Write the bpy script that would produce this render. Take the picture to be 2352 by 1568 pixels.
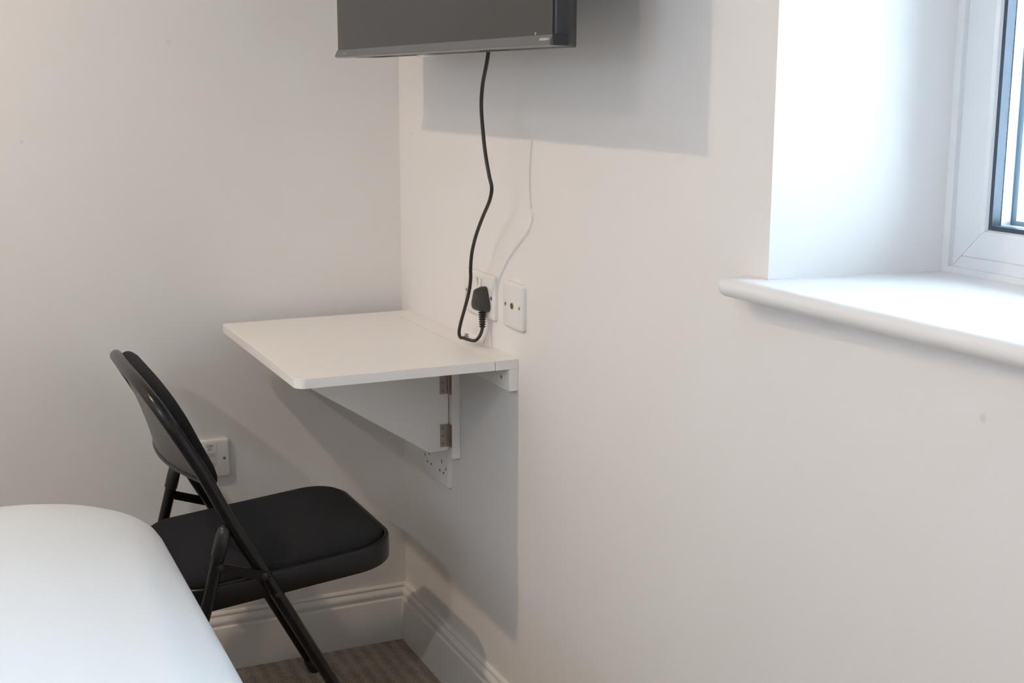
import bpy, bmesh, math, random
from mathutils import Matrix, Vector

# ------------------------------------------------------------------ reset
for o in list(bpy.data.objects):
    bpy.data.objects.remove(o, do_unlink=True)
scene = bpy.context.scene
COL = scene.collection

# ------------------------------------------------------------------ camera
YAW, PITCH, ROLL, FPX = 0.43027, 0.195574, -0.0022644, 2984.07
CAM = Vector((-0.985, -2.744625, 1.28855))
_f = Vector((math.sin(YAW)*math.cos(PITCH), math.cos(YAW)*math.cos(PITCH), -math.sin(PITCH)))
_r = Vector((math.cos(YAW), -math.sin(YAW), 0))
_d = _f.cross(_r)
CR = math.cos(ROLL)*_r + math.sin(ROLL)*_d
CD = -math.sin(ROLL)*_r + math.cos(ROLL)*_d
CF = _f
cam = bpy.data.cameras.new('camera')
cam.sensor_fit = 'HORIZONTAL'; cam.sensor_width = 36.0
cam.lens = FPX/2352*36.0
cam.clip_start = 0.05; cam.clip_end = 100
camo = bpy.data.objects.new('camera', cam); COL.objects.link(camo)
camo.matrix_world = Matrix(((CR.x, -CD.x, -CF.x, CAM.x), (CR.y, -CD.y, -CF.y, CAM.y),
                            (CR.z, -CD.z, -CF.z, CAM.z), (0, 0, 0, 1)))
scene.camera = camo
def at_x(u, v, x):
    """point on the plane x = const seen at photo pixel (u, v)"""
    d = CR*((u-1176)/FPX) + CD*((v-784)/FPX) + CF
    return CAM + d*((x-CAM.x)/d.x)

# ------------------------------------------------------------------ world, exposure
world = bpy.data.worlds.new('overcast_sky'); scene.world = world
world.use_nodes = True
bg = world.node_tree.nodes['Background']
bg.inputs[0].default_value = (0.64, 0.81, 1.0, 1)
bg.inputs[1].default_value = 24.0
scene.view_settings.view_transform = 'Standard'
scene.view_settings.look = 'None'
scene.view_settings.gamma = 1
scene.view_settings.use_curve_mapping = False
scene.view_settings.exposure = -0.09
LAMPS = [(-1.66, -0.62, 16.5, (1.0, 0.785, 0.54)), (-2.40, -2.60, 19.0, (1.0, 0.88, 0.77))]      # x, y, watts, colour

# ------------------------------------------------------------------ materials
def mat(name, col, rough=0.5, metal=0.0, spec=0.5, coat=0.0):
    m = bpy.data.materials.new(name); m.use_nodes = True
    b = m.node_tree.nodes['Principled BSDF']
    b.inputs['Base Color'].default_value = (*col, 1)
    b.inputs['Roughness'].default_value = rough
    b.inputs['Metallic'].default_value = metal
    b.inputs['Specular IOR Level'].default_value = spec
    b.inputs['Coat Weight'].default_value = coat
    return m
def nd(m, t, **kw):
    n = m.node_tree.nodes.new(t)
    for k, v in kw.items(): setattr(n, k, v)
    return n
def ln(m, a, b): m.node_tree.links.new(a, b)
def bsdf(m): return m.node_tree.nodes['Principled BSDF']
def add_bump(m, scale, strength, dist=0.001, detail=3, coords='Object'):
    tc = nd(m, 'ShaderNodeTexCoord'); n = nd(m, 'ShaderNodeTexNoise'); bp = nd(m, 'ShaderNodeBump')
    n.inputs['Scale'].default_value = scale; n.inputs['Detail'].default_value = detail
    bp.inputs['Strength'].default_value = strength; bp.inputs['Distance'].default_value = dist
    ln(m, tc.outputs[coords], n.inputs['Vector']); ln(m, n.outputs['Fac'], bp.inputs['Height'])
    ln(m, bp.outputs['Normal'], bsdf(m).inputs['Normal'])
    return tc, n
def tone(m, c1, c2, scale, detail=4):
    tc = nd(m, 'ShaderNodeTexCoord'); n = nd(m, 'ShaderNodeTexNoise'); r = nd(m, 'ShaderNodeValToRGB')
    n.inputs['Scale'].default_value = scale; n.inputs['Detail'].default_value = detail
    r.color_ramp.elements[0].position = 0.35; r.color_ramp.elements[1].position = 0.65
    r.color_ramp.elements[0].color = (*c1, 1); r.color_ramp.elements[1].color = (*c2, 1)
    ln(m, tc.outputs['Object'], n.inputs['Vector']); ln(m, n.outputs['Fac'], r.inputs['Fac'])
    ln(m, r.outputs['Color'], bsdf(m).inputs['Base Color'])
    return r

def wall_paint(name, spots):
    """matt off-white emulsion with roller stipple and a few small scuffs"""
    m = mat(name, (0.8, 0.79, 0.77), 0.62, spec=0.3)
    r = tone(m, (0.822, 0.802, 0.798), (0.838, 0.818, 0.814), 2.0, 2)
    add_bump(m, 420, 0.12, 0.0004)
    cur = r.outputs['Color']
    geo = nd(m, 'ShaderNodeNewGeometry')
    for (p, rad, dark) in spots:
        dn = nd(m, 'ShaderNodeVectorMath', operation='DISTANCE'); dn.inputs[1].default_value = p
        ln(m, geo.outputs['Position'], dn.inputs[0])
        mr = nd(m, 'ShaderNodeMapRange'); mr.interpolation_type = 'SMOOTHSTEP'
        mr.inputs['From Min'].default_value = rad*0.3; mr.inputs['From Max'].default_value = rad
        mr.inputs['To Min'].default_value = dark; mr.inputs['To Max'].default_value = 0.0
        ln(m, dn.outputs['Value'], mr.inputs['Value'])
        mx = nd(m, 'ShaderNodeMix', data_type='RGBA')
        ln(m, mr.outputs['Result'], mx.inputs['Factor']); ln(m, cur, mx.inputs[6])
        mx.inputs[7].default_value = (0.25, 0.23, 0.21, 1)
        cur = mx.outputs[2]
    ln(m, cur, bsdf(m).inputs['Base Color'])
    return m
def at_y0(u, v):
    d = CR*((u-1176)/FPX) + CD*((v-784)/FPX) + CF
    return CAM + d*((0-CAM.y)/d.y)
M = {}
M['wall_b'] = wall_paint('wall_paint_scuffed', [(at_x(945, 307, 0), .0035, .55), (at_x(2258, 960, 0), .007, .18),
                                                (at_x(1856, 181, 0), .006, .08)])
M['wall_a'] = wall_paint('wall_paint_far', [(at_y0(388, 97), .008, .10), (at_y0(50, 325), .006, .10)])
M['wall'] = wall_paint('wall_paint', [])
M['ceiling'] = mat('ceiling_paint', (0.85, 0.84, 0.84), 0.8, spec=0.2); add_bump(M['ceiling'], 300, .1, .0004)
M['gloss'] = mat('satin_white_woodwork', (0.80, 0.79, 0.785), 0.32, spec=0.5); add_bump(M['gloss'], 160, .06, .0004)
M['sill'] = mat('white_painted_sill', (0.82, 0.82, 0.83), 0.38); add_bump(M['sill'], 130, .12, .0005)
M['upvc'] = mat('white_upvc', (0.83, 0.86, 0.90), 0.28); tone(M['upvc'], (.82, .85, .89), (.84, .87, .91), 5)
M['sealant'] = mat('sealant', (0.82, 0.84, 0.87), 0.5); add_bump(M['sealant'], 60, .2, .001)
M['gasket'] = mat('black_rubber_gasket', (0.045, 0.06, 0.09), 0.45); add_bump(M['gasket'], 300, .2, .0005)
M['gasket_pale'] = mat('pale_blue_gasket', (0.22, 0.32, 0.42), 0.5); add_bump(M['gasket_pale'], 300, .2, .0005)  # plain pale blue-grey, lighter than the inner gasket
M['spacer'] = mat('aluminium_spacer', (0.75, 0.77, 0.80), 0.4, metal=0.6)
M['laminate'] = mat('white_laminate', (0.83, 0.815, 0.79), 0.30); tone(M['laminate'], (.885, .87, .85), (.895, .88, .86), 3)
M['lam_edge'] = mat('white_edge_band', (0.80, 0.80, 0.80), 0.35); add_bump(M['lam_edge'], 200, .04, .0003)
M['steel'] = mat('brushed_steel', (0.40, 0.35, 0.31), 0.34, metal=1.0); add_bump(M['steel'], 500, .1, .0002)
M['screw'] = mat('screw_metal', (0.42, 0.42, 0.42), 0.35, metal=0.9); add_bump(M['screw'], 900, .1, .0002)
M['plate'] = mat('white_moulded_plastic', (0.80, 0.785, 0.78), 0.25); tone(M['plate'], (.795, .78, .775), (.805, .79, .785), 20)
M['plate_grey'] = mat('grey_moulded_plastic', (0.58, 0.57, 0.55), 0.4); tone(M['plate_grey'], (.57, .56, .54), (.59, .58, .56), 20)
M['hole'] = mat('dark_opening', (0.05, 0.048, 0.045), 0.7); add_bump(M['hole'], 400, .05, .0002)
M['brass'] = mat('brass_contact', (0.55, 0.36, 0.16), 0.3, metal=1.0); add_bump(M['brass'], 500, .1, .0002)
M['print'] = mat('black_print', (0.03, 0.03, 0.03), 0.7); add_bump(M['print'], 400, .05, .0001)
M['label'] = mat('white_label_tape', (0.82, 0.82, 0.81), 0.45); add_bump(M['label'], 300, .05, .0002)
M['black_metal'] = mat('black_powder_coat', (0.005, 0.006, 0.008), 0.26, spec=0.42); add_bump(M['black_metal'], 700, .08, .0003)
M['black_cap'] = mat('black_plastic_cap', (0.016, 0.016, 0.018), 0.30); add_bump(M['black_cap'], 300, .06, .0003)
M['flex'] = mat('black_flex', (0.022, 0.021, 0.020), 0.38); add_bump(M['flex'], 600, .08, .0002)
M['plug'] = mat('black_plug_plastic', (0.045, 0.043, 0.040), 0.45); add_bump(M['plug'], 500, .15, .0003)
M['tv_plastic'] = mat('tv_black_plastic', (0.022, 0.023, 0.025), 0.30); add_bump(M['tv_plastic'], 500, .05, .0002)
M['tv_back'] = mat('tv_back_plastic', (0.020, 0.020, 0.020), 0.5); add_bump(M['tv_back'], 400, .2, .0003)
M['tv_bezel'] = mat('tv_brushed_bezel', (0.16, 0.165, 0.17), 0.28, metal=0.6); add_bump(M['tv_bezel'], 250, .05, .0002)
M['tv_screen'] = mat('tv_screen_glass', (0.012, 0.011, 0.010), 0.09, spec=0.6); tone(M['tv_screen'], (.011, .010, .009), (.013, .012, .011), 3)
M['tv_print'] = mat('silver_print', (0.75, 0.78, 0.80), 0.4); add_bump(M['tv_print'], 300, .03, .0001)
M['chrome'] = mat('clear_glossy_tab', (0.85, 0.87, 0.90), 0.15); add_bump(M['chrome'], 80, .2, .0006)
M['duvet'] = mat('white_bed_linen', (0.61, 0.63, 0.66), 0.75, spec=0.2)
bsdf(M['duvet']).inputs['Sheen Weight'].default_value = 0.15
add_bump(M['duvet'], 9, .25, .004, 2)
M['mattress'] = mat('mattress_ticking', (0.7, 0.69, 0.67), 0.9); add_bump(M['mattress'], 200, .2, .001)
M['divan'] = mat('grey_divan_fabric', (0.25, 0.24, 0.23), 0.9); add_bump(M['divan'], 500, .4, .001)
M['lamp_trim'] = mat('white_lamp_trim', (0.85, 0.85, 0.85), 0.4); add_bump(M['lamp_trim'], 200, .03, .0002)

def fabric(name, c1, c2, scale):
    """fine woven cloth: two crossed waves for the weave plus yarn noise"""
    m = mat(name, c1, 0.85, spec=0.22)
    bsdf(m).inputs['Sheen Weight'].default_value = 0.02
    bsdf(m).inputs['Sheen Roughness'].default_value = 0.4
    tc = nd(m, 'ShaderNodeTexCoord')
    w1 = nd(m, 'ShaderNodeTexWave', bands_direction='X'); w2 = nd(m, 'ShaderNodeTexWave', bands_direction='Y')
    n = nd(m, 'ShaderNodeTexNoise'); n.inputs['Scale'].default_value = scale*1.6
    for w in (w1, w2):
        w.inputs['Scale'].default_value = scale; w.inputs['Distortion'].default_value = 2.5
        w.inputs['Detail Scale'].default_value = 3.0
        ln(m, tc.outputs['Object'], w.inputs['Vector'])
    ln(m, tc.outputs['Object'], n.inputs['Vector'])
    mu = nd(m, 'ShaderNodeMath', operation='MULTIPLY'); ln(m, w1.outputs['Fac'], mu.inputs[0]); ln(m, w2.outputs['Fac'], mu.inputs[1])
    ad = nd(m, 'ShaderNodeMath', operation='ADD'); ln(m, mu.outputs[0], ad.inputs[0]); ln(m, n.outputs['Fac'], ad.inputs[1])
    r = nd(m, 'ShaderNodeValToRGB'); r.color_ramp.elements[0].position = .35; r.color_ramp.elements[1].position = 1.1 if False else 1.0
    r.color_ramp.elements[0].color = (*c1, 1); r.color_ramp.elements[1].color = (*c2, 1)
    ln(m, ad.outputs[0], r.inputs['Fac']); ln(m, r.outputs['Color'], bsdf(m).inputs['Base Color'])
    bp = nd(m, 'ShaderNodeBump'); bp.inputs['Strength'].default_value = .5; bp.inputs['Distance'].default_value = .0008
    ln(m, ad.outputs[0], bp.inputs['Height']); ln(m, bp.outputs['Normal'], bsdf(m).inputs['Normal'])
    return m
M['fabric'] = fabric('black_woven_fabric', (0.003, 0.0035, 0.0042), (0.016, 0.020, 0.026), 260)

def carpet():
    """brown and beige loop carpet: ribs running away from the camera, flecked yarn"""
    m = mat('loop_carpet', (0.2, 0.17, 0.14), 0.95, spec=0.1)
    tc = nd(m, 'ShaderNodeTexCoord')
    mp = nd(m, 'ShaderNodeMapping'); ln(m, tc.outputs['Object'], mp.inputs['Vector'])
    st = nd(m, 'ShaderNodeTexWave', bands_direction='X'); st.inputs['Scale'].default_value = 10.5
    st.inputs['Distortion'].default_value = 1.2; st.inputs['Detail Scale'].default_value = 6
    rib = nd(m, 'ShaderNodeTexWave', bands_direction='X'); rib.inputs['Scale'].default_value = 75
    rib.inputs['Distortion'].default_value = 3; rib.inputs['Detail Scale'].default_value = 4
    lp = nd(m, 'ShaderNodeTexWave', bands_direction='Y'); lp.inputs['Scale'].default_value = 70
    lp.inputs['Distortion'].default_value = 4; lp.inputs['Detail Scale'].default_value = 4
    nz = nd(m, 'ShaderNodeTexNoise'); nz.inputs['Scale'].default_value = 330; nz.inputs['Detail'].default_value = 3
    big = nd(m, 'ShaderNodeTexNoise'); big.inputs['Scale'].default_value = 22; big.inputs['Detail'].default_value = 3
    for n in (st, rib, lp, nz, big): ln(m, mp.outputs['Vector'], n.inputs['Vector'])
    def math2(op, a, b):
        k = nd(m, 'ShaderNodeMath', operation=op)
        for i, v in enumerate((a, b)):
            if isinstance(v, (int, float)): k.inputs[i].default_value = v
            else: ln(m, v, k.inputs[i])
        return k.outputs[0]
    loops = math2('MULTIPLY', rib.outputs['Fac'], lp.outputs['Fac'])
    fac = math2('ADD', math2('MULTIPLY', st.outputs['Fac'], .085), math2('MULTIPLY', loops, .30))
    fac = math2('ADD', fac, math2('MULTIPLY', nz.outputs['Fac'], .62))
    fac = math2('ADD', fac, math2('MULTIPLY', big.outputs['Fac'], .25))
    r = nd(m, 'ShaderNodeValToRGB')
    r.color_ramp.elements[0].position = .38; r.color_ramp.elements[1].position = .88
    r.color_ramp.elements[0].color = (0.17, 0.14, 0.115, 1); r.color_ramp.elements[1].color = (0.72, 0.66, 0.57, 1)
    ln(m, fac, r.inputs['Fac']); ln(m, r.outputs['Color'], bsdf(m).inputs['Base Color'])
    bp = nd(m, 'ShaderNodeBump'); bp.inputs['Strength'].default_value = .8; bp.inputs['Distance'].default_value = .003
    ln(m, fac, bp.inputs['Height']); ln(m, bp.outputs['Normal'], bsdf(m).inputs['Normal'])
    return m
M['carpet'] = carpet()

def thin_glass():
    m = bpy.data.materials.new('window_glass'); m.use_nodes = True
    nt = m.node_tree; nt.nodes.clear()
    out = nt.nodes.new('ShaderNodeOutputMaterial'); mix = nt.nodes.new('ShaderNodeMixShader')
    tr = nt.nodes.new('ShaderNodeBsdfTransparent'); gl = nt.nodes.new('ShaderNodeBsdfGlossy')
    fr = nt.nodes.new('ShaderNodeFresnel'); fr.inputs['IOR'].default_value = 1.3
    tr.inputs[0].default_value = (0.97, 0.985, 0.98, 1); gl.inputs['Roughness'].default_value = 0.0
    nt.links.new(fr.outputs[0], mix.inputs[0]); nt.links.new(tr.outputs[0], mix.inputs[1]); nt.links.new(gl.outputs[0], mix.inputs[2])
    nt.links.new(mix.outputs[0], out.inputs[0])
    return m
M['glass'] = thin_glass()
def emitter(name, col, s):
    m = bpy.data.materials.new(name); m.use_nodes = True
    b = bsdf(m); b.inputs['Emission Color'].default_value = (*col, 1); b.inputs['Emission Strength'].default_value = s
    return m
M['lens'] = emitter('lit_lamp_lens', (1, .93, .84), 6.0)

# ------------------------------------------------------------------ helpers
def obj(name, bm, m, parent=None, smooth=None, loc=None):
    me = bpy.data.meshes.new(name)
    bmesh.ops.recalc_face_normals(bm, faces=bm.faces)
    bm.to_mesh(me); bm.free()
    me.materials.append(M[m] if isinstance(m, str) else m)
    o = bpy.data.objects.new(name, me); COL.objects.link(o)
    if smooth is not None:
        for p in me.polygons: p.use_smooth = True
        try: me.set_sharp_from_angle(angle=math.radians(smooth))
        except Exception: pass
    if parent: o.parent = parent
    if loc: o.location = loc
    return o
def empty(name, matrix=None, loc=(0, 0, 0), rz=0):
    o = bpy.data.objects.new(name, None); COL.objects.link(o); o.empty_display_size = .1
    if matrix is not None: o.matrix_world = matrix
    else: o.location = loc; o.rotation_euler = (0, 0, rz)
    return o
def tag(o, label, cat=None, group=None, kind=None):
    o['label'] = label
    if cat: o['category'] = cat
    if group: o['group'] = group
    if kind: o['kind'] = kind
    return o
def struct(o, label=None):
    o['kind'] = 'structure'
    if label: o['label'] = label
    return o
def box(bm, x0, x1, y0, y1, z0, z1, bev=0, seg=2):
    vs = [bm.verts.new(p) for p in ((x0, y0, z0), (x1, y0, z0), (x1, y1, z0), (x0, y1, z0),
                                    (x0, y0, z1), (x1, y0, z1), (x1, y1, z1), (x0, y1, z1))]
    fs = [bm.faces.new([vs[i] for i in q]) for q in ((0, 3, 2, 1), (4, 5, 6, 7), (0, 1, 5, 4), (1, 2, 6, 5), (2, 3, 7, 6), (3, 0, 4, 7))]
    if bev:
        es = list({e for f in fs for e in f.edges})
        bmesh.ops.bevel(bm, geom=es, offset=bev, segments=seg, affect='EDGES', profile=.5)
    return bm
def B(*a, **k): return box(bmesh.new(), *a, **k)
def loft(bm, rings, cap0=True, cap1=True, closed=True):
    vr = [[bm.verts.new(p) for p in r] for r in rings]
    n = len(vr[0])
    for a, b in zip(vr, vr[1:]):
        for i in range(n if closed else n-1):
            j = (i+1) % n
            bm.faces.new((a[i], a[j], b[j], b[i]))
    if cap0: bm.faces.new(list(reversed(vr[0])))
    if cap1: bm.faces.new(vr[-1])
    return bm
def rrect(hw, hh, radii, n=6):
    """rounded rectangle outline, radii for corners (+,+), (-,+), (-,-), (+,-)"""
    if not isinstance(radii, (list, tuple)): radii = [radii]*4
    pts = []
    for k, (sx, sy) in enumerate(((1, 1), (-1, 1), (-1, -1), (1, -1))):
        r = max(min(radii[k], hw, hh), 1e-5)
        cx, cy = sx*(hw-r), sy*(hh-r)
        for i in range(n+1):
            a = math.pi/2*(k + i/n)
            pts.append((cx+r*math.cos(a), cy+r*math.sin(a)))
    return pts
def catmull(pts, sub=6):
    pts = [Vector(p) for p in pts]; out = []
    P = [pts[0]*2-pts[1]] + pts + [pts[-1]*2-pts[-2]]
    for i in range(1, len(P)-2):
        a, b, c, d = P[i-1:i+3]
        for k in range(sub):
            t = k/sub
            out.append(.5*((2*b)+(c-a)*t+(2*a-5*b+4*c-d)*t*t+(3*b-a-3*c+d)*t**3))
    out.append(pts[-1]); return out
def tube(bm, path, r, n=14, caps=True, flat=1.0):
    path = [Vector(p) for p in path]; rings = []
    t = (path[1]-path[0]).normalized()
    up = Vector((0, 1, 0)) if abs(t.y) < .9 else Vector((1, 0, 0))
    u = (up - t*up.dot(t)).normalized()
    for i, p in enumerate(path):
        if i == 0: t2 = (path[1]-p)
        elif i == len(path)-1: t2 = p-path[i-1]
        else: t2 = (path[i+1]-p).normalized()+(p-path[i-1]).normalized()
        t2.normalize()
        u = (u - t2*u.dot(t2)).normalized(); w = t2.cross(u)
        rr = r[i] if isinstance(r, (list, tuple)) else r
        rings.append([p + (u*math.cos(a)*flat + w*math.sin(a))*rr for a in [2*math.pi*k/n for k in range(n)]])
    return loft(bm, rings, caps, caps)
def cyl(bm, p0, p1, r, n=16): return tube(bm, [p0, p1], r, n)
def prism(bm, poly, ax, a0, a1):
    """polygon (pairs) extruded along axis index ax from a0 to a1"""
    def mk(p, a):
        q = list(p); q.insert(ax, a); return q
    return loft(bm, [[mk(p, a0) for p in poly], [mk(p, a1) for p in poly]])
def text(name, body, size, m, parent, mtx, align='LEFT', sx=1.0, depth=0.0001):
    cu = bpy.data.curves.new(name, 'FONT'); cu.body = body; cu.size = size; cu.align_x = align
    cu.extrude = depth; cu.resolution_u = 2; cu.space_line = .85
    t = bpy.data.objects.new(name, cu); COL.objects.link(t)
    bpy.context.view_layer.update()
    me = bpy.data.meshes.new_from_object(t.evaluated_get(bpy.context.evaluated_depsgraph_get()))
    bpy.data.objects.remove(t, do_unlink=True)
    me.materials.clear(); me.materials.append(M[m])
    me.transform(mtx @ Matrix.Diagonal((sx, 1, 1, 1)))
    o = bpy.data.objects.new(name, me); COL.objects.link(o); o.parent = parent
    return o
def basis(o, X, Y):
    X, Y = Vector(X).normalized(), Vector(Y).normalized(); Z = X.cross(Y)
    return Matrix(((X.x, Y.x, Z.x, o[0]), (X.y, Y.y, Z.y, o[1]), (X.z, Y.z, Z.z, o[2]), (0, 0, 0, 1)))
def on_wall_b(y, z): return basis((0, y, z), (0, -1, 0), (0, 0, 1))      # local x right, y up, z out of the wall
def on_wall_a(x, z): return basis((x, 0, z), (1, 0, 0), (0, 0, 1))

# ================================================================== SETTING
RX, RY, RH = -2.75, -4.0, 2.4
struct(obj('floor', B(RX-.12, .36, RY-.12, .12, -.06, 0), 'carpet'), 'brown and beige loop pile carpet')
struct(obj('ceiling', B(RX-.12, .36, RY-.12, .12, RH, RH+.06), 'ceiling'), 'plain white ceiling')
struct(obj('wall_far', B(RX-.12, .36, 0, .12, 0, RH), 'wall_a'), 'plain off-white painted wall behind the chair')
# wall at the head of the bed, with an added window for cool fill
LY0, LY1, LZ0, LZ1 = -2.40, -1.92, 1.35, 1.80
bm = bmesh.new()
_rg = [[bm.verts.new(p) for p in ((x, a, c), (x, b, c), (x, b, d), (x, a, d))] for x, a, b, c, d in
       ((RX, RY-.12, 0, 0, RH), (RX, LY0, LY1, LZ0, LZ1), (RX-.12, LY0, LY1, LZ0, LZ1), (RX-.12, RY-.12, 0, 0, RH))]
for a, b in ((0, 1), (1, 2), (2, 3), (3, 0)):
    for i in range(4):
        j = (i+1) % 4
        bm.faces.new((_rg[a][i], _rg[a][j], _rg[b][j], _rg[b][i]))
struct(obj('wall_left', bm, 'wall'))
w2 = struct(empty('fill_window', loc=(RX-.08, (LY0+LY1)/2, LZ0)), 'added small window, out of view, for cool fill light above the head of the bed')
W2 = Matrix.Translation(-Vector(w2.location))
for nm, y0, y1, z0, z1 in (('frame_bottom', LY0, LY1, LZ0, LZ0+.05), ('frame_head', LY0, LY1, LZ1-.05, LZ1),
                           ('frame_side', LY0, LY0+.05, LZ0+.05, LZ1-.05), ('frame_side', LY1-.05, LY1, LZ0+.05, LZ1-.05)):
    o = obj(nm, B(RX-.10, RX-.05, y0, y1, z0, z1, bev=.003), 'upvc', w2); o.matrix_parent_inverse = W2
o = obj('pane', B(RX-.076, RX-.0755, LY0+.05, LY1-.05, LZ0+.05, LZ1-.05), 'glass', w2); o.matrix_parent_inverse = W2
struct(obj('wall_near', B(RX, .36, RY-.12, RY, 0, RH), 'wall'))

# wall with the window: splayed reveal
WY0, WY1, WZ0, WZ1 = -1.384, -2.55, 1.019, 2.14       # opening at the room face
FY0, FY1, FZ0, FZ1 = -1.412, -2.522, 1.019, 2.115     # opening at the window frame
FX, OX = 0.277, 0.36
bm = bmesh.new()
def ring(x, y0, y1, z0, z1): return [bm.verts.new(p) for p in ((x, y0, z0), (x, y1, z0), (x, y1, z1), (x, y0, z1))]
o0 = ring(0, 0, RY, 0, RH); r0 = ring(0, WY0, WY1, WZ0, WZ1); r1 = ring(FX, FY0, FY1, FZ0, FZ1)
r2 = ring(OX, FY0, FY1, FZ0, FZ1); o1 = ring(OX, 0, RY, 0, RH)
for a, b in ((o0, r0), (r0, r1), (r1, r2), (r2, o1), (o1, o0)):
    for i in range(4):
        j = (i+1) % 4
        bm.faces.new((a[i], a[j], b[j], b[i]))
struct(obj('wall_right', bm, 'wall_b'), 'off-white painted wall with the deep window recess')

# skirting: moulded profile (distance from wall, height), mitred in the corner
PROF = [(0, 0), (.018, 0), (.018, .0985), (.0172, .1015), (.0150, .1030), (.0128, .1036), (.0124, .1050), (.0133, .1085),
        (.0144, .1125), (.0141, .1165), (.0125, .1200), (.0100, .1228), (.0078, .1248), (.0070, .1262), (.0078, .1280),
        (.0084, .1300), (.0076, .1325), (.0058, .1345), (0, .1352)]
def skirting(name, fn, e0, e1):
    bm = bmesh.new()
    loft(bm, [[fn(t, z, e0) for t, z in PROF], [fn(t, z, e1) for t, z in PROF]])
    return struct(obj(name, bm, 'gloss', smooth=28), 'white moulded skirting board')
skirting('baseboard_far', lambda t, z, e: ((-t if e == 0 else RX+t), -t, z), 0, 1)
skirting('baseboard_right', lambda t, z, e: (-t, (-t if e == 0 else RY+t), z), 0, 1)
skirting('baseboard_left', lambda t, z, e: (RX+t, (-t if e == 0 else RY+t), z), 0, 1)
skirting('baseboard_near', lambda t, z, e: ((-t if e == 0 else RX+t), RY+t, z), 0, 1)

# ------------------------------------------------------------------ window
win = empty('window_1', loc=(FX, (FY0+FY1)/2, FZ0)); struct(win, 'white double glazed window in a deep white recess')
def wpart(name, bm, m, parent=win, **k):
    o = obj(name, bm, m, None, **k); o.parent = parent
    base = Vector((FX, (FY0+FY1)/2, FZ0))
    if parent is win: o.matrix_parent_inverse = Matrix.Translation(-base)
    return o
SZ = 1.0436                                             # sill top
# frame members, mitred at the corners: profile across the face (inset from the opening, depth x)
fy0, fy1, fz0, fz1 = FY0-.004, FY1+.004, SZ+.002, FZ1-.004
FRAMEP = [(0, .345), (0, .272), (.003, .270), (.020, .270), (.021, .2715), (.022, .270), (.052, .270), (.0565, .2725), (.060, .279), (.060, .345)]
def corner(i, t):
    return [(fy0-t, fz0+t), (fy1+t, fz0+t), (fy1+t, fz1-t), (fy0-t, fz1-t)][i]
for nm, i, j in (('frame_bottom', 0, 1), ('frame_side', 1, 2), ('frame_head', 2, 3), ('frame_side', 3, 0)):
    bm = bmesh.new(); g = .0004
    fp = FRAMEP if nm == 'frame_bottom' else [q for q in FRAMEP if not .019 < q[0] < .023]
    ra = [(x, *corner(i, t)) for t, x in fp]; rb = [(x, *corner(j, t)) for t, x in fp]
    d = (Vector(rb[0])-Vector(ra[0])).normalized()*g
    loft(bm, [[Vector(p)+d for p in ra], [Vector(p)-d for p in rb]])
    wpart(nm, bm, 'upvc', smooth=25)
def rectring(t0, t1, x0, x1, parent, name, m):
    bm = bmesh.new()
    P = [(t0, x0), (t1, x0), (t1, x1), (t0, x1)]
    loft(bm, [[(x, *corner(i, t)) for t, x in P] for i in (0, 1, 2, 3, 0)], False, False)
    bmesh.ops.remove_doubles(bm, verts=bm.verts, dist=1e-6)
    return wpart(name, bm, m)
rectring(.0585, .0645, .2765, .290, win, 'inner_gasket', 'gasket')
rectring(.058, .0645, .2925, .3085, win, 'spacer_bar', 'spacer')
rectring(.058, .0700, .3125, .318, win, 'outer_gasket', 'gasket_pale')
rectring(-.006, .006, .262, .2705, win, 'sealant_bead', 'sealant')
for x in (.2905, .3095):
    wpart('pane', B(x, x+.0003, fy1+.058, fy0-.058, fz0+.058, fz1-.058), 'glass')
# outside edge of the wall keeps the frame closed
# window board with a half-round nose
bm = bmesh.new()
ys0, ys1 = -1.333, -2.60
def fx(y): return -.0465 + (ys0-y)*.032
def sill_ring(y, bx, by, k=1.0):
    h = (SZ-1.0185)/2; zc = (SZ+1.0185)/2; hh = h*(0.55+.45*k); f = fx(y)+(1-k)*.010
    arc = [(f+h-h*math.sin(a), y, zc-hh*math.cos(a)) for a in [math.pi*i/14 for i in range(15)]]
    return [(bx, by, zc-hh)] + arc + [(f+h+.003, y, zc+hh), (bx, by, zc+hh)]
loft(bm, [sill_ring(ys0-d, -.0006, ys0-d, k) for d, k in ((0, 0), (.0012, .45), (.004, .78), (.008, .95), (.012, 1.0))] +
     [sill_ring(WY0-.0006, -.0006, WY0-.0006), sill_ring(WY0-.0012, FX+.06, FY0-.0006),
      sill_ring(WY1+.0012, FX+.06, FY1+.0006), sill_ring(WY1+.0006, -.0006, WY1+.0006), sill_ring(ys1, -.0006, ys1)])
sill = wpart('window_sill', bm, 'sill', smooth=40)

# ================================================================== TELEVISION
TX, TY0, TY1, TZ0, TZ1 = -.200, -.205, -1.163, 1.3385, 1.897
tv = empty('television', loc=(TX+.03, (TY0+TY1)/2, TZ0))
tag(tv, 'black flat screen television mounted on the wall above the folded-out table', 'television')
TI = Matrix.Translation(-Vector(tv.location))
def tpart(name, bm, m, parent=tv, **k):
    o = obj(name, bm, m, parent, **k)
    o.matrix_parent_inverse = TI if parent is tv else Matrix.Identity(4)
    return o
tpart('panel_edge', B(TX+.0015, TX+.018, TY1+.0015, TY0-.0015, 1.3525, TZ1, bev=.0015), 'tv_plastic', smooth=40)
tpart('screen', B(TX-.0003, TX+.0012, TY1+.0055, TY0-.0015, 1.3525, TZ1-.006), 'tv_screen')
tpart('screen_trim', B(TX-.0006, TX+.0013, TY1+.0015, TY1+.0052, 1.3525, TZ1), 'tv_plastic')
tpart('edge_strip', B(TX+.003, TX+.0055, TY1+.0008, TY1+.0016, 1.354, TZ1-.002), 'tv_bezel')
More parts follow.
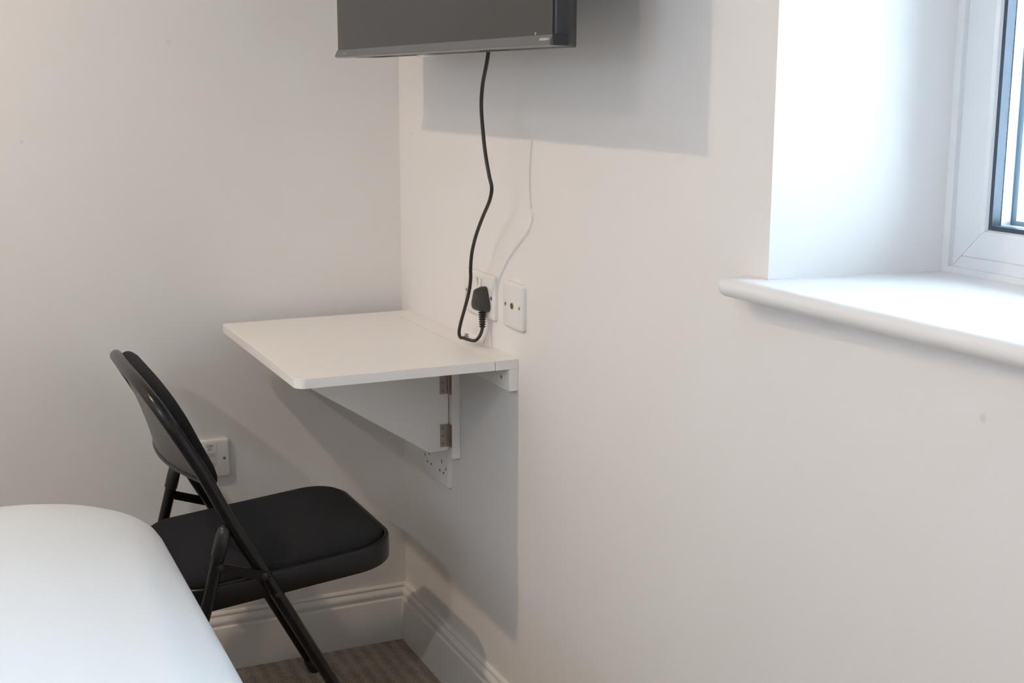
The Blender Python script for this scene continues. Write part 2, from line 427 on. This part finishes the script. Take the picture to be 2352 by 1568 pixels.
# sloping lower bezel: lower lip stands proud
bz = [(TX-.0006, 1.3532), (TX-.0056, 1.3420), (TX-.0050, 1.3402), (TX-.002, 1.3388), (TX+.020, 1.3385), (TX+.020, 1.3532)]
bm = bmesh.new(); loft(bm, [[(x, y, z) for x, z in bz] for y in (TY0+.004, TY1+.0008)])
bez = tpart('lower_bezel', bm, 'tv_bezel')
tpart('bezel_end', B(TX-.0002, TX+.022, TY1-.0012, TY1+.0008, 1.3392, 1.3535, bev=.0006), 'tv_plastic')
# back housing: tapers from the thin panel to the deep lower box
bm = bmesh.new()
def trect(x, iy, z0, z1, r):
    cy, cz = (TY0+TY1)/2, (z0+z1)/2
    return [(x, cy+a, cz+b) for a, b in rrect((TY0-TY1)/2-iy, (z1-z0)/2, [r, r, .004, .004], 6)]
loft(bm, [trect(TX+.0175, .004, 1.3392, TZ1-.01, .01), trect(TX+.024, .006, 1.3390, TZ1-.02, .015), trect(TX+.036, .017, 1.3387, 1.56, .045),
          trect(TX+.060, .055, 1.3386, 1.46, .045), trect(TX+.066, .061, 1.3386, 1.452, .045), trect(TX+.069, .068, 1.342, 1.445, .040)])
tpart('back_housing', bm, 'tv_back', smooth=35)
bm = B(TX+.022, TX+.046, -.624, -.586, 1.3340, 1.3395, bev=.0022, seg=3)
tag(tpart('sensor_tab', bm, 'chrome', smooth=50), 'clear glossy tab under the screen')
# vents and speaker slots under the set
for k in range(2):
    y = -.33-.52*k
    tpart('speaker_slot', B(TX+.028, TX+.034, y-.10, y, 1.3380, 1.3386), 'hole')
up = Vector((.0050, 0, .0112)).normalized()
def bez_m(u, v, off=.00015):
    # point on the bezel face at height z of pixel
    p = at_x(u, v, TX-.0031)
    t = (p.z-1.3420)/(1.3532-1.3420); p.x = TX-.0056+.0050*t
    n = Vector((0, -1, 0)).cross(up)
    return basis(p+n*off, (0, -1, 0), up)
logo = text('bezel_print', 'Dolby', .0062, 'tv_print', bez, TI.inverted() @ Matrix.Identity(4) @ bez_m(1243.5, 93.2) if False else bez_m(1243.5, 93.2), sx=.88)
text('bezel_print', 'Vision', .0056, 'tv_print', bez, bez_m(1253.0, 92.2), sx=.80)
bm = bmesh.new(); dm = bez_m(1239.4, 93.8)
for s in (0, 1):                                        # the double-D mark
    x0 = .0002+s*.0029
    xs = (x0, x0+.0026); P = []
    for i in range(9):
        a = -math.pi/2+math.pi*i/8
        P.append((.0021*math.cos(a), .0021+.0021*math.sin(a)))
    P = [(0, 0)]+P+[(0, .0042)]
    if s: P = [(.0024-px, py) for px, py in P]
    vs = [bm.verts.new(dm @ Vector((x0+px, py, .0001))) for px, py in P]
    bm.faces.new(vs)
tpart('logo_mark', bm, 'tv_print', parent=bez)
bm = bmesh.new(); dm = bez_m(789.0, 124.6)
for i in range(5):
    box2 = [(i*.0042, 0), (i*.0042+.0033, 0), (i*.0042+.0033, .0036), (i*.0042, .0036)]
    bm.faces.new([bm.verts.new(dm @ Vector((a, b, .0001))) for a, b in box2])
M['faint_print'] = mat('faint_grey_print', (0.33, 0.32, 0.31), .4); add_bump(M['faint_print'], 300, .03, .0001)
tpart('faint_mark', bm, 'faint_print', parent=bez)
p = at_x(1230, 77, TX-.0006)
bm = bmesh.new(); cyl(bm, p+Vector((.0004, 0, 0)), p-Vector((.0001, 0, 0)), .0022, 12)
tpart('screen_dot', bm, 'faint_print')

# bracket that carries the set, up behind it
br = empty('television_bracket', loc=(0, -.684, 1.62)); tag(br, 'black steel wall bracket hidden behind the television', 'bracket')
BI = Matrix.Translation(-Vector(br.location))
def bpart(name, bm, m='black_metal'):
    o = obj(name, bm, m, br); o.matrix_parent_inverse = BI; return o
bpart('wall_plate', B(-.006, 0, -.784, -.584, 1.58, 1.78, bev=.001))
bpart('arm', B(-.138, -.006, -.704, -.664, 1.62, 1.66, bev=.003)); bpart('arm', B(-.138, -.006, -.704, -.664, 1.70, 1.74, bev=.003))
bpart('mount_plate', B(-.162, -.138, -.784, -.584, 1.60, 1.79, bev=.001))

# ================================================================== WALL PLATES
def screw(parent, x, y, z, r=.0038):
    bm = bmesh.new(); cyl(bm, (x, y, z-.001), (x, y, z+.0003), r, 14)
    s = obj('screw', bm, 'screw', parent)
    obj('screw_slot', B(x-r*.75, x+r*.75, y-.0005, y+.0005, z+.0003, z+.0005), 'hole', s)
def plate(parent, w, h, m='plate'):
    bm = bmesh.new()
    loft(bm, [[(a, b, z) for a, b in rrect(w/2-i, h/2-i, max(.007-i, .003), 5)] for i, z in
              ((0, 0), (.0002, .0045), (.0010, .0068), (.0026, .0083), (.0048, .0090))])
    return obj('face_plate', bm, m, parent, smooth=35)
def double_socket(mtx, label):
    e = empty('double_socket', mtx); tag(e, label, 'socket')
    plate(e, .146, .086)
    for s in (-1, 1):
        x, y = s*.0085, .021
        up_ = s > 0
        zt, zb = (.0096, .0128) if up_ else (.0128, .0096)
        bm = bmesh.new()
        prof = [(y-.0115, .0085), (y-.0115, zb), (y, .0105), (y+.0115, zt), (y+.0115, .0085)]
        prism(bm, [(b, c) for b, c in prof], 0, x-.0060, x+.0060)
        obj('rocker_switch', bm, 'plate', e)
        fr = bmesh.new()
        for r in ((x-.0075, x-.0062, y-.013, y+.013), (x+.0062, x+.0075, y-.013, y+.013)):
            box(fr, r[0], r[1], r[2], r[3], .0089, .0091)
        obj('switch_gap', fr, 'plate_grey', e)
        cx = s*.0365
        for (px, py, hw, hh) in ((cx, .010, .0021, .0042), (cx-.011, -.012, .0034, .0021), (cx+.011, -.012, .0034, .0021)):
            obj('pin_hole', B(px-hw, px+hw, py-hh, py+hh, .0088, .0091), 'hole', e)
        screw(e, s*.0605, 0, .009)
    return e
SA = double_socket(on_wall_b(-.4625, .8905), 'white double wall socket above the table with a black plug in it')
SB = double_socket(on_wall_b(-.2235, .4895), 'white double wall socket low on the wall beneath the table')

ae = empty('aerial_socket', on_wall_b(-.6185, .8910)); tag(ae, 'square white aerial wall plate beside the double socket with the plug', 'socket')
plate(ae, .086, .086)
bm = bmesh.new(); tube(bm, [(0, 0, .0085), (0, 0, .0105)], .0062, 20)
co = obj('coaxial_port', bm, 'brass', ae)
bm = bmesh.new(); cyl(bm, (0, 0, .0104), (0, 0, .0107), .0048, 18); obj('port_opening', bm, 'hole', co)
bm = bmesh.new(); cyl(bm, (0, 0, .0105), (0, 0, .0112), .0015, 10); obj('port_pin', bm, 'brass', co)
for s in (-1, 1): screw(ae, s*.0302, 0, .009)

da = empty('data_outlet', on_wall_a(-.4475, .4895)); tag(da, 'white network outlet with a printed CAB1 A01 label on the wall behind the chair', 'socket')
plate(da, .086, .086)
ins = obj('module_insert', B(-.0145, .0145, -.036, .036, .0085, .0096, bev=.0004), 'plate', da)
for y in (.009, -.012):
    sh = obj('port_shutter', B(-.0115, .0115, y-.0060, y+.0050, .0094, .0099), 'plate_grey', da)
    obj('shutter_ridge', B(-.0115, .0115, y-.0085, y-.0068, .0094, .0108), 'plate', sh)
lb = obj('label_tape', B(-.0140, .0140, .0190, .0345, .0094, .0098), 'label', da)
text('label_print', 'CAB1', .0082, 'print', lb, Matrix.Translation((0, .0275, .00985)), 'CENTER', .82, .00005)
text('label_print', 'A01', .0082, 'print', lb, Matrix.Translation((0, .0202, .00985)), 'CENTER', .82, .00005)
for s in (-1, 1): screw(da, s*.0302, 0, .009, .0034)

# ================================================================== FOLD-DOWN TABLE
ZT, ZU = .7930, .7750
tb = empty('fold_down_table', loc=(0, -.337, .528)); tag(tb, 'white wall-mounted folding table held up on a hinged triangular bracket', 'table')
FI = Matrix.Translation(-Vector(tb.location))
def fpart(name, bm, m='laminate', parent=tb, **k):
    o = obj(name, bm, m, parent, **k)
    if parent is tb: o.matrix_parent_inverse = FI
    return o
Y0, Y1 = -.048, -.627
# leaf with rounded outer corners
out = []
def arc(cx, cy, r, a0, a1, n=8):
    return [(cx+r*math.cos(math.radians(a0+(a1-a0)*i/n)), cy+r*math.sin(math.radians(a0+(a1-a0)*i/n))) for i in range(n+1)]
XL = -.4185
out = [(-.0472, Y1)] + [(-.0472, Y0)] + arc(XL+.010, Y0-.010, .010, 90, 180, 6) + arc(XL+.020, Y1+.020, .020, 180, 270, 8)
def inset_poly(poly, d):
    n = len(poly); res = []
    for i in range(n):
        a, b, c = Vector(poly[i-1]), Vector(poly[i]), Vector(poly[(i+1) % n])
        e1, e2 = (b-a).normalized(), (c-b).normalized()
        n1, n2 = Vector((-e1.y, e1.x)), Vector((-e2.y, e2.x))
        nn = (n1+n2); nn = nn/max(nn.length_squared, 1e-9)*2
        res.append(b+nn*d)
    return res
area = sum(a[0]*b[1]-b[0]*a[1] for a, b in zip(out, out[1:]+out[:1]))
sg = 1 if area > 0 else -1
bm = bmesh.new()
r_in = inset_poly(out, .0006*sg)
loft(bm, [[(*q, ZU) for q in r_in], [(*q, ZU+.0006) for q in out], [(*q, ZT-.0006) for q in out], [(*q, ZT) for q in r_in]])
fpart('table_leaf', bm, 'laminate', smooth=30)
fpart('fixed_shelf', B(-.0460, -.0004, Y1, Y0, ZU, ZT, bev=.0005), 'laminate')
bat = fpart('wall_batten', B(-.0185, -.0004, Y1+.0006, Y0, .7330, ZU-.0003, bev=.0005), 'laminate')
for y in (-.5913, -.20):
    bm = bmesh.new(); cyl(bm, (-.0175, y, .754), (-.0189, y, .754), .0042, 16)
    s = fpart('batten_screw', bm, 'screw'); 
    bm = bmesh.new(); cyl(bm, (-.0188, y, .754), (-.0191, y, .754), .0018, 10)
    q = obj('screw_recess', bm, 'hole', s)
fpart('bracket_rail', B(-.0185, -.0004, -.345, -.285, .5285, .7326, bev=.0005), 'laminate')
pan = [(-.0205, .5448), (-.0640, .5440), (-.3080, .7010), (-.3080, .7740), (-.0205, .7740)]
bm = bmesh.new()
loft(bm, [[(x, y, z) for x, z in pan] for y in (-.330, -.312)])
bmesh.ops.bevel(bm, geom=list(bm.edges), offset=.0006, segments=1, affect='EDGES')
fpart('swing_bracket', bm, 'laminate')
for zc in (.5770, .6890):
    h = .0240
    hg = fpart('hinge', B(-.0395, -.0215, -.3313, -.3299, zc-h, zc+h, bev=.0003), 'steel')
    obj('hinge_leaf', B(-.0198, -.0184, -.3445, -.3325, zc-h, zc+h), 'steel', hg)
    bm = bmesh.new()
    for k in range(5):
        a = zc-h+k*2*h/5
        tube(bm, [(-.0207, -.3322, a+.0003), (-.0207, -.3322, a+2*h/5-.0003)], .0022, 12)
    obj('hinge_knuckle', bm, 'steel', hg, smooth=40)
    for i, dz in enumerate((-.0165, 0, .0165)):
        bm = bmesh.new(); x = -.0335+(.0035 if i == 1 else 0) - (0 if i != 1 else .004)
        cyl(bm, (x, -.3310, zc+dz), (x, -.3319, zc+dz), .0030, 14)
        sc = obj('hinge_screw', bm, 'screw', hg)
        for rr_, yy, mm in ((.0024, -.33195, 'hole'), (.0013, -.3321, 'screw')):
            bm = bmesh.new(); cyl(bm, (x, -.3318, zc+dz), (x, yy, zc+dz), rr_, 12); obj('screw_recess', bm, mm, hg)
        bm = bmesh.new(); cyl(bm, (-.0195, -.339, zc+dz), (-.0204, -.339, zc+dz), .0026, 12)
        obj('hinge_screw', bm, 'screw', hg)

# ================================================================== POWER CABLE
pc = empty('power_cable', loc=(-.01, -.50, .86)); tag(pc, 'black mains cable hanging from the television to its plug', 'cable')
PI_ = Matrix.Translation(-Vector(pc.location))
def cpart(name, bm, m, parent=pc, **k):
    o = obj(name, bm, m, parent, **k)
    if parent is pc: o.matrix_parent_inverse = PI_
    return o
cp = [(1124, 90, .115), (1121, 124, .112), (1116.5, 152, .108), (1108.5, 195, .100), (1105.5, 245, .094), (1110, 310, .088), (1116, 360, .084), (1124, 405, .080),
      (1129.5, 432, .077), (1124, 462, .073), (1108, 500, .068), (1093.5, 540, .063), (1084, 580, .058), (1081, 615, .055), (1081, 640, .053),
      (1077, 670, .051), (1068, 706, .050), (1058.5, 740, .049), (1054.5, 762, .048), (1057, 774, .046), (1066, 776.5, .043), (1078, 780.5, .040),
      (1090, 782, .036), (1098.5, 776, .030), (1105, 764, .024), (1108, 752, .019), (1108.5, 742, .018)]
path = catmull([at_x(u, v, -d) for u, v, d in cp], 6)
bm = bmesh.new(); tube(bm, path, .0033, 12)
cpart('cord', bm, 'flex', smooth=60)
# moulded plug, pear shaped face
py, pz = -.4995, .8835
half = [(0, .0300), (.0055, .0296), (.0090, .0262), (.0128, .0190), (.0172, .0090), (.0222, -.0020), (.0248, -.0100), (.0236, -.0170), (.0190, -.0215), (.0100, -.0228), (0, -.0230)]
outl = half + [(-a, b) for a, b in reversed(half[1:-1])]
outer = catmull([(a, b, 0) for a, b in outl+outl[:1]], 3)[:-1]
outl = [(q.x*.88, q.y*.90) for q in outer]
bm = bmesh.new()
def pring(s, x, dy=0): return [(x, py-a*s, pz+b*s+dy) for a, b in outl]
loft(bm, [pring(.96, -.0092), pring(1, -.0105), pring(1, -.0180), pring(.93, -.0240), pring(.84, -.0305), pring(.80, -.0322), pring(.74, -.0332)])
pl = cpart('plug', bm, 'plug', smooth=50)
bm = bmesh.new()
base = Vector((-.0185, py-.003, pz-.021)); tip = at_x(1108, 753, -.0185); tip.x = -.0185
rr, pp = [], []
N = 7
for k in range(N):
    for f_, r_ in ((0, .0042), (.12, .0068), (.55, .0068), (.68, .0042)):
        t = (k+f_)/N
        pp.append(base.lerp(tip, t)); rr.append(r_*(1.12-.25*t))
pp.append(tip); rr.append(.0040)
tube(bm, pp, rr, 14)
obj('strain_relief', bm, 'flex', pl, smooth=40)
emb = bmesh.new()
for k, (w, z) in enumerate(((.010, .0005), (.007, -.0020), (.008, -.0125))):
    box(emb, -.03345, -.0331, py-w/2, py+w/2, pz+z-.0004, pz+z+.0004)
obj('embossed_mark', emb, 'flex', pl)
# white paper flag wrapped round the loop
a, b = at_x(1064, 775, -.042), at_x(1097, 778.5, -.031)
bm = bmesh.new(); ax = (b-a); upv = Vector((.35, 0, .94)); L = ax.length
n1 = ax.normalized(); w1 = (upv-n1*upv.dot(n1)).normalized(); m1 = n1.cross(w1)
rings = []
for t in [0, .15, .3, .5, .7, .85, 1]:
    q = a+ax*t
    hgt = .0105*(.75+.5*math.sin(t*math.pi))*(1-.35*t)
    rings.append([q+m1*.0003, q+w1*hgt+m1*(.0003+.002*math.sin(t*3)), q+w1*hgt+m1*(-.0003+.002*math.sin(t*3)), q-m1*.0003])
loft(bm, rings); tg = cpart('paper_tag', bm, 'label', smooth=50)
bm = bmesh.new()
for j, (t0, t1) in enumerate(((.10, .42), (.13, .34), (.09, .38))):
    q0, q1 = a+ax*t0, a+ax*t1
    side_ = -1 if m1.dot(CAM-q0) < 0 else 1
    up0 = w1*(.0022+j*.0022)+m1*side_*.0022
    bm.faces.new([bm.verts.new(q) for q in (q0+up0, q1+up0, q1+up0+w1*.0011+n1*.0006, q0+up0+w1*.0011+n1*.0006)])
obj('tag_print', bm, 'print', tg)

# ================================================================== FOLDING CHAIR
ch = empty('folding_chair', loc=(-.25, -.32, 0), rz=math.radians(.5))
tag(ch, 'black steel folding chair with padded fabric seat pushed towards the table', 'chair')
V2 = .220; TR = .0118
low = [(0, .004), (-.095, .190), (-.218, .426)]
AZ, AH = .68, .10                                # the back is an arch: uprights to AZ, then an elliptical top AH high
def back_u(z): return -.319-.55*(z-.622)          # lean of the back
side = catmull([(u, -V2, z) for u, z in ((-.218, .4235), (-.2575, .495), (-.2900, .5600), (-.3190, .622), (back_u(AZ), AZ))], 5)
arch = []
for i in range(1, 48):
    a = math.pi*i/48; v = -V2*math.copysign(abs(math.cos(a))**.667, math.cos(a)); z = AZ+AH*math.sin(a)**.667
    arch.append(Vector((back_u(z)-.004*(1-(v/V2)**2), v, z)))
mir = [Vector((q.x, -q.y, q.z)) for q in reversed(side)]
bm = bmesh.new(); tube(bm, side+arch+mir, TR, 16)
obj('back_frame', bm, 'black_metal', ch, smooth=60)
for s in (-1, 1):
    bm = bmesh.new(); tube(bm, [Vector((u, s*V2, z)) for u, z in ((-.004, .012), (-.095, .1855), (-.218, .4235))], TR, 16)
    lg = obj('leg', bm, 'black_metal', ch, smooth=60)
    bm = bmesh.new(); tube(bm, [(-.0005, s*V2, .0), (-.004, s*V2, .006), (-.016, s*V2, .030), (-.0165, s*V2, .031)], [.0108, .0127, .0127, .0120], 16)
    obj('foot_cap', bm, 'black_cap', lg, smooth=50)
    # rear leg
    bm = bmesh.new(); tube(bm, [Vector((u, s*V2, z)) for u, z in ((-.429, .012), (-.318, .392), (-.290, .495))], .0112, 16)
    lg = obj('leg', bm, 'black_metal', ch, smooth=60)
    bm = bmesh.new(); tube(bm, [(-.4325, s*V2, .0), (-.431, s*V2, .006), (-.424, s*V2, .030)], [.0110, .0132, .0132], 16)
    obj('foot_cap', bm, 'black_cap', lg, smooth=50)
    cdir = Vector((.028, 0, .103)).normalized(); c0 = Vector((-.2985, s*V2, .466))
    bm = bmesh.new(); tube(bm, [c0+cdir*k for k in (0, .002, .030, .042, .051, .056, .0585)], [.0118, .0132, .0132, .0126, .0104, .0066, .002], 16)
    obj('leg_cap', bm, 'black_cap', lg, smooth=50)
    # link bar between rear leg and upright
    p0, p1 = Vector((-.2985, 0, .449)), Vector((-.2195, 0, .4215))
    d = (p1-p0).normalized(); n = Vector((-d.z, 0, d.x)); P = []
    for cpt, a0 in ((p1, -90), (p0, 90)):
        for i in range(9):
            a = math.radians(a0+180*i/8); P.append(cpt + d*math.cos(a)*.0090 + n*math.sin(a)*.0090)
    ya, yb = s*(V2+.0118), s*(V2+.0142)
    bm = bmesh.new(); loft(bm, [[(q.x, ya, q.z) for q in P], [(q.x, yb, q.z) for q in P]])
    lk = obj('link_bar', bm, 'black_metal', ch)
    for q in (p0, p1):
        bm = bmesh.new(); tube(bm, [(q.x, yb, q.z), (q.x, yb+s*.0018, q.z), (q.x, yb+s*.0026, q.z)], [.0064, .0060, .0035], 16)
        obj('rivet', bm, 'black_cap', lk, smooth=40)
    bm = bmesh.new(); tube(bm, [(-.197, s*(V2+.009), .381), (-.197, s*(V2+.0132), .381), (-.197, s*(V2+.0140), .381)], [.0050, .0048, .003], 14)
    obj('pivot_bolt', bm, 'black_cap', ch, smooth=40)
bm = bmesh.new(); cyl(bm, (-.402, -V2, .105), (-.402, V2, .105), .0085, 14)
obj('rear_stretcher', bm, 'black_metal', ch, smooth=60)
# seat: pressed pan with rolled edge, padded cushion on top
SU0, SU1, SV = -.372, .052, .2055
def zs(u): return .4345 + .096*u
def seat_ring(ins, dz, rf=.085, rr_=.06):
    cu, hu, hv = (SU0+SU1)/2, (SU1-SU0)/2-ins, SV-ins
    pts = rrect(hu, hv, [max(rf-ins*.8, .01), max(rr_-ins*.8, .01), max(rr_-ins*.8, .01), max(rf-ins*.8, .01)], 10)
    return [(cu+a, b, zs(cu+a)+dz) for a, b in pts]
bm = bmesh.new()
loft(bm, [seat_ring(.006, -.046), seat_ring(.0005, -.0455), seat_ring(0, -.043), seat_ring(0, -.006), seat_ring(.0012, -.002), seat_ring(.004, 0), seat_ring(.0075, .0002), seat_ring(.0105, -.002), seat_ring(.0115, -.006)])
obj('seat_pan', bm, 'black_metal', ch, smooth=40)
bm = bmesh.new()
loft(bm, [seat_ring(.0125, -.0055), seat_ring(.0112, .0010), seat_ring(.0128, .0048), seat_ring(.018, .0085), seat_ring(.030, .0120), seat_ring(.055, .0155), seat_ring(.09, .0180), seat_ring(.13, .0192), seat_ring(.17, .0198)])
obj('seat_cushion', bm, 'fabric', ch, smooth=60)
# backrest: curved metal back and padded front
NB = Vector((.894, 0, .447))                     # forward normal of the back
def arch_z(v): return AZ+AH*max(1-abs(v/V2)**3, 0)**.333
def bulge(v, z):
    s = min(max((z-.60)/.19, 0), 1)
    return (.039*(1-s)**1.7+.005)*(1-(v/V2)**2)
def back_pt(v, z, off): return Vector((back_u(z)-bulge(v, z), v, z)) + NB*off
bm = bmesh.new(); rows = []
ns, nv = 14, 26
VS = [-(V2-.004)*math.cos(math.pi*j/nv) for j in range(nv+1)]
for off in (-.0035, -.0020):
    rows.append([[bm.verts.new(back_pt(v, .6045+(arch_z(v)-.004-.6045)*i/ns, off)) for v in VS] for i in range(ns+1)])
for g in rows:
    for i in range(ns):
        for j in range(nv): bm.faces.new((g[i][j], g[i][j+1], g[i+1][j+1], g[i+1][j]))
for i in range(ns):
    for j in (0, nv): bm.faces.new((rows[0][i][j], rows[0][i+1][j], rows[1][i+1][j], rows[1][i][j]))
for j in range(nv):
    for i in (0, ns): bm.faces.new((rows[0][i][j], rows[0][i][j+1], rows[1][i][j+1], rows[1][i][j]))
bp_ = obj('back_panel', bm, 'black_metal', ch, smooth=40)
bm = bmesh.new(); tube(bm, [back_pt(v, .6045, -.003) for v in VS], .0040, 10)
obj('rolled_edge', bm, 'black_metal', bp_, smooth=60)
# padded front, same arched outline
def pad_ring(ins, off):
    w, z0, r = .198-ins, .576+ins, max(.026-ins*.3, .010)
    pts = [(w*math.copysign(abs(math.cos(math.pi*i/30))**.75, math.cos(math.pi*i/30)), AZ+(.104-ins)*abs(math.sin(math.pi*i/30))**.75) for i in range(31)]
    pts += [(-w+r-r*math.cos(math.pi/2*i/8), z0+r-r*math.sin(math.pi/2*i/8)) for i in range(9)]
    pts += [(w-r+r*math.sin(math.pi/2*i/8), z0+r-r*math.cos(math.pi/2*i/8)) for i in range(9)]
    return [Vector((back_u(z)-bulge(v, z)*.8, v, z)) + NB*off for v, z in pts]
bm = bmesh.new()
loft(bm, [pad_ring(.006, .0070), pad_ring(.001, .0085), pad_ring(.0, .0120), pad_ring(.0005, .0190), pad_ring(.0025, .0240), pad_ring(.007, .0290), pad_ring(.015, .0335), pad_ring(.032, .0375), pad_ring(.06, .0400), pad_ring(.085, .0410)])
obj('back_cushion', bm, 'fabric', ch, smooth=60)

# ================================================================== BED AND DUVET
bed = empty('bed', loc=(-1.69, -1.33, 0)); tag(bed, 'double bed covered by a smooth white duvet, beside the folding chair', 'bed')
BX0, BX1, BY0, BY1 = -2.715, -.669, -2.06, -.588
EI = Matrix.Translation(-Vector(bed.location))
for nm, args, m in (('divan_base', (BX0+.03, BX1-.07, BY0+.06, BY1-.06, .04, .34), 'divan'), ('mattress', (BX0+.03, BX1-.06, BY0+.05, BY1-.05, .341, .585), 'mattress')):
    o = obj(nm, B(*args, bev=.02 if nm == 'divan_base' else .05, seg=4), m, bed, smooth=50); o.matrix_parent_inverse = EI
for x in (BX0+.15, BX1-.2):
    for y in (BY0+.15, BY1-.15):
        bm = bmesh.new(); tube(bm, [(x, y, 0), (x, y, .045)], [.02, .025], 14)
        o = obj('castor_leg', bm, 'black_cap', bed, smooth=50); o.matrix_parent_inverse = EI
bm = bmesh.new(); rings = []
cx, cy = (BX0+BX1)/2, (BY0+BY1)/2
def bed_ring(ins, z):
    res = []
    hw, hh = (BX1-BX0)/2-ins, (BY1-BY0)/2-ins
    for a, b in rrect(hw, hh, [max(.19-ins*.3, .05), .1, .1, .19], 26):
        res.append([a, b, z])
    # subdivide long sides so creases can bend
    out_ = []
    for n_, (p_, q_) in enumerate(zip(res, res[1:]+res[:1])):
        k = 30 if n_ % 27 == 26 else 1
        for i in range(k):
            t = i/k; out_.append([p_[0]+(q_[0]-p_[0])*t, p_[1]+(q_[1]-p_[1])*t, z])
    fin = []
    for a, b, z_ in out_:
        x, y = cx+a, cy+b
        # soft ridge a hand's width in from the foot end
        w = (x+.738) - (y+.93)*.073
        zz = z_ + (.0055*math.exp(-(w/.022)**2)*min(max((-.86-y)/.12, 0), 1) if z_ > .6 and y > -1.9 else 0)
        zz += .003*math.sin(7*x+2*y)*math.sin(5*y+1) if z_ > .63 else 0
        fin.append((x, y, zz))
    return fin
PR = [(.030, 0.06), (.016, 0.12), (.006, 0.3), (.001, 0.48), (.0, 0.539), (.003, 0.571), (.010, 0.597), (.020, 0.613), (.032, 0.624), (.045, 0.631), (.058, 0.636), (.07, 0.64),
      (.082, 0.643), (.095, 0.646), (.11, 0.649), (.13, 0.6515), (.155, 0.654), (.19, 0.656), (.25, 0.658), (.35, 0.66), (.5, 0.661), (.68, 0.6615)]
INN = [(i+.018, z-.018) for i, z in PR[1:]]
INN[0] = (PR[0][0]+.016, PR[0][1])
loft(bm, [bed_ring(i, z) for i, z in reversed(INN)] + [bed_ring(i, z) for i, z in PR])
dv = obj('duvet', bm, 'duvet', bed, smooth=70); dv.matrix_parent_inverse = EI
dv['label'] = 'smooth white duvet'

# ================================================================== CEILING DOWNLIGHTS
NAMES = ['lit recessed ceiling downlight above the bed, close to the wall behind the chair', 'lit recessed ceiling downlight over the open floor beside the bed']
for k, (lx, ly, lw, lc) in enumerate(LAMPS):
    dl = empty('downlight', loc=(lx, ly, RH)); tag(dl, NAMES[k], 'ceiling light', 'ceiling downlights')
    bm = bmesh.new()
    def circ(r, z, n=32): return [(r*math.cos(2*math.pi*i/n), r*math.sin(2*math.pi*i/n), z) for i in range(n)]
    loft(bm, [circ(.040, -.0005), circ(.046, -.0005), circ(.046, -.003), circ(.043, -.006), circ(.036, -.005), circ(.034, -.0005)], False, False)
    obj('trim_ring', bm, 'lamp_trim', dl, smooth=40)
    bm = bmesh.new(); bm.faces.new([bm.verts.new(p) for p in circ(.034, -.002)]); obj('lens', bm, 'lens', dl)
    la = bpy.data.lights.new('downlight_beam', 'AREA'); la.shape = 'DISK'; la.size = .066
    la.energy = lw; la.color = lc
    lo = bpy.data.objects.new('downlight_beam', la); COL.objects.link(lo); lo.parent = dl; lo.location = (0, 0, -.008)
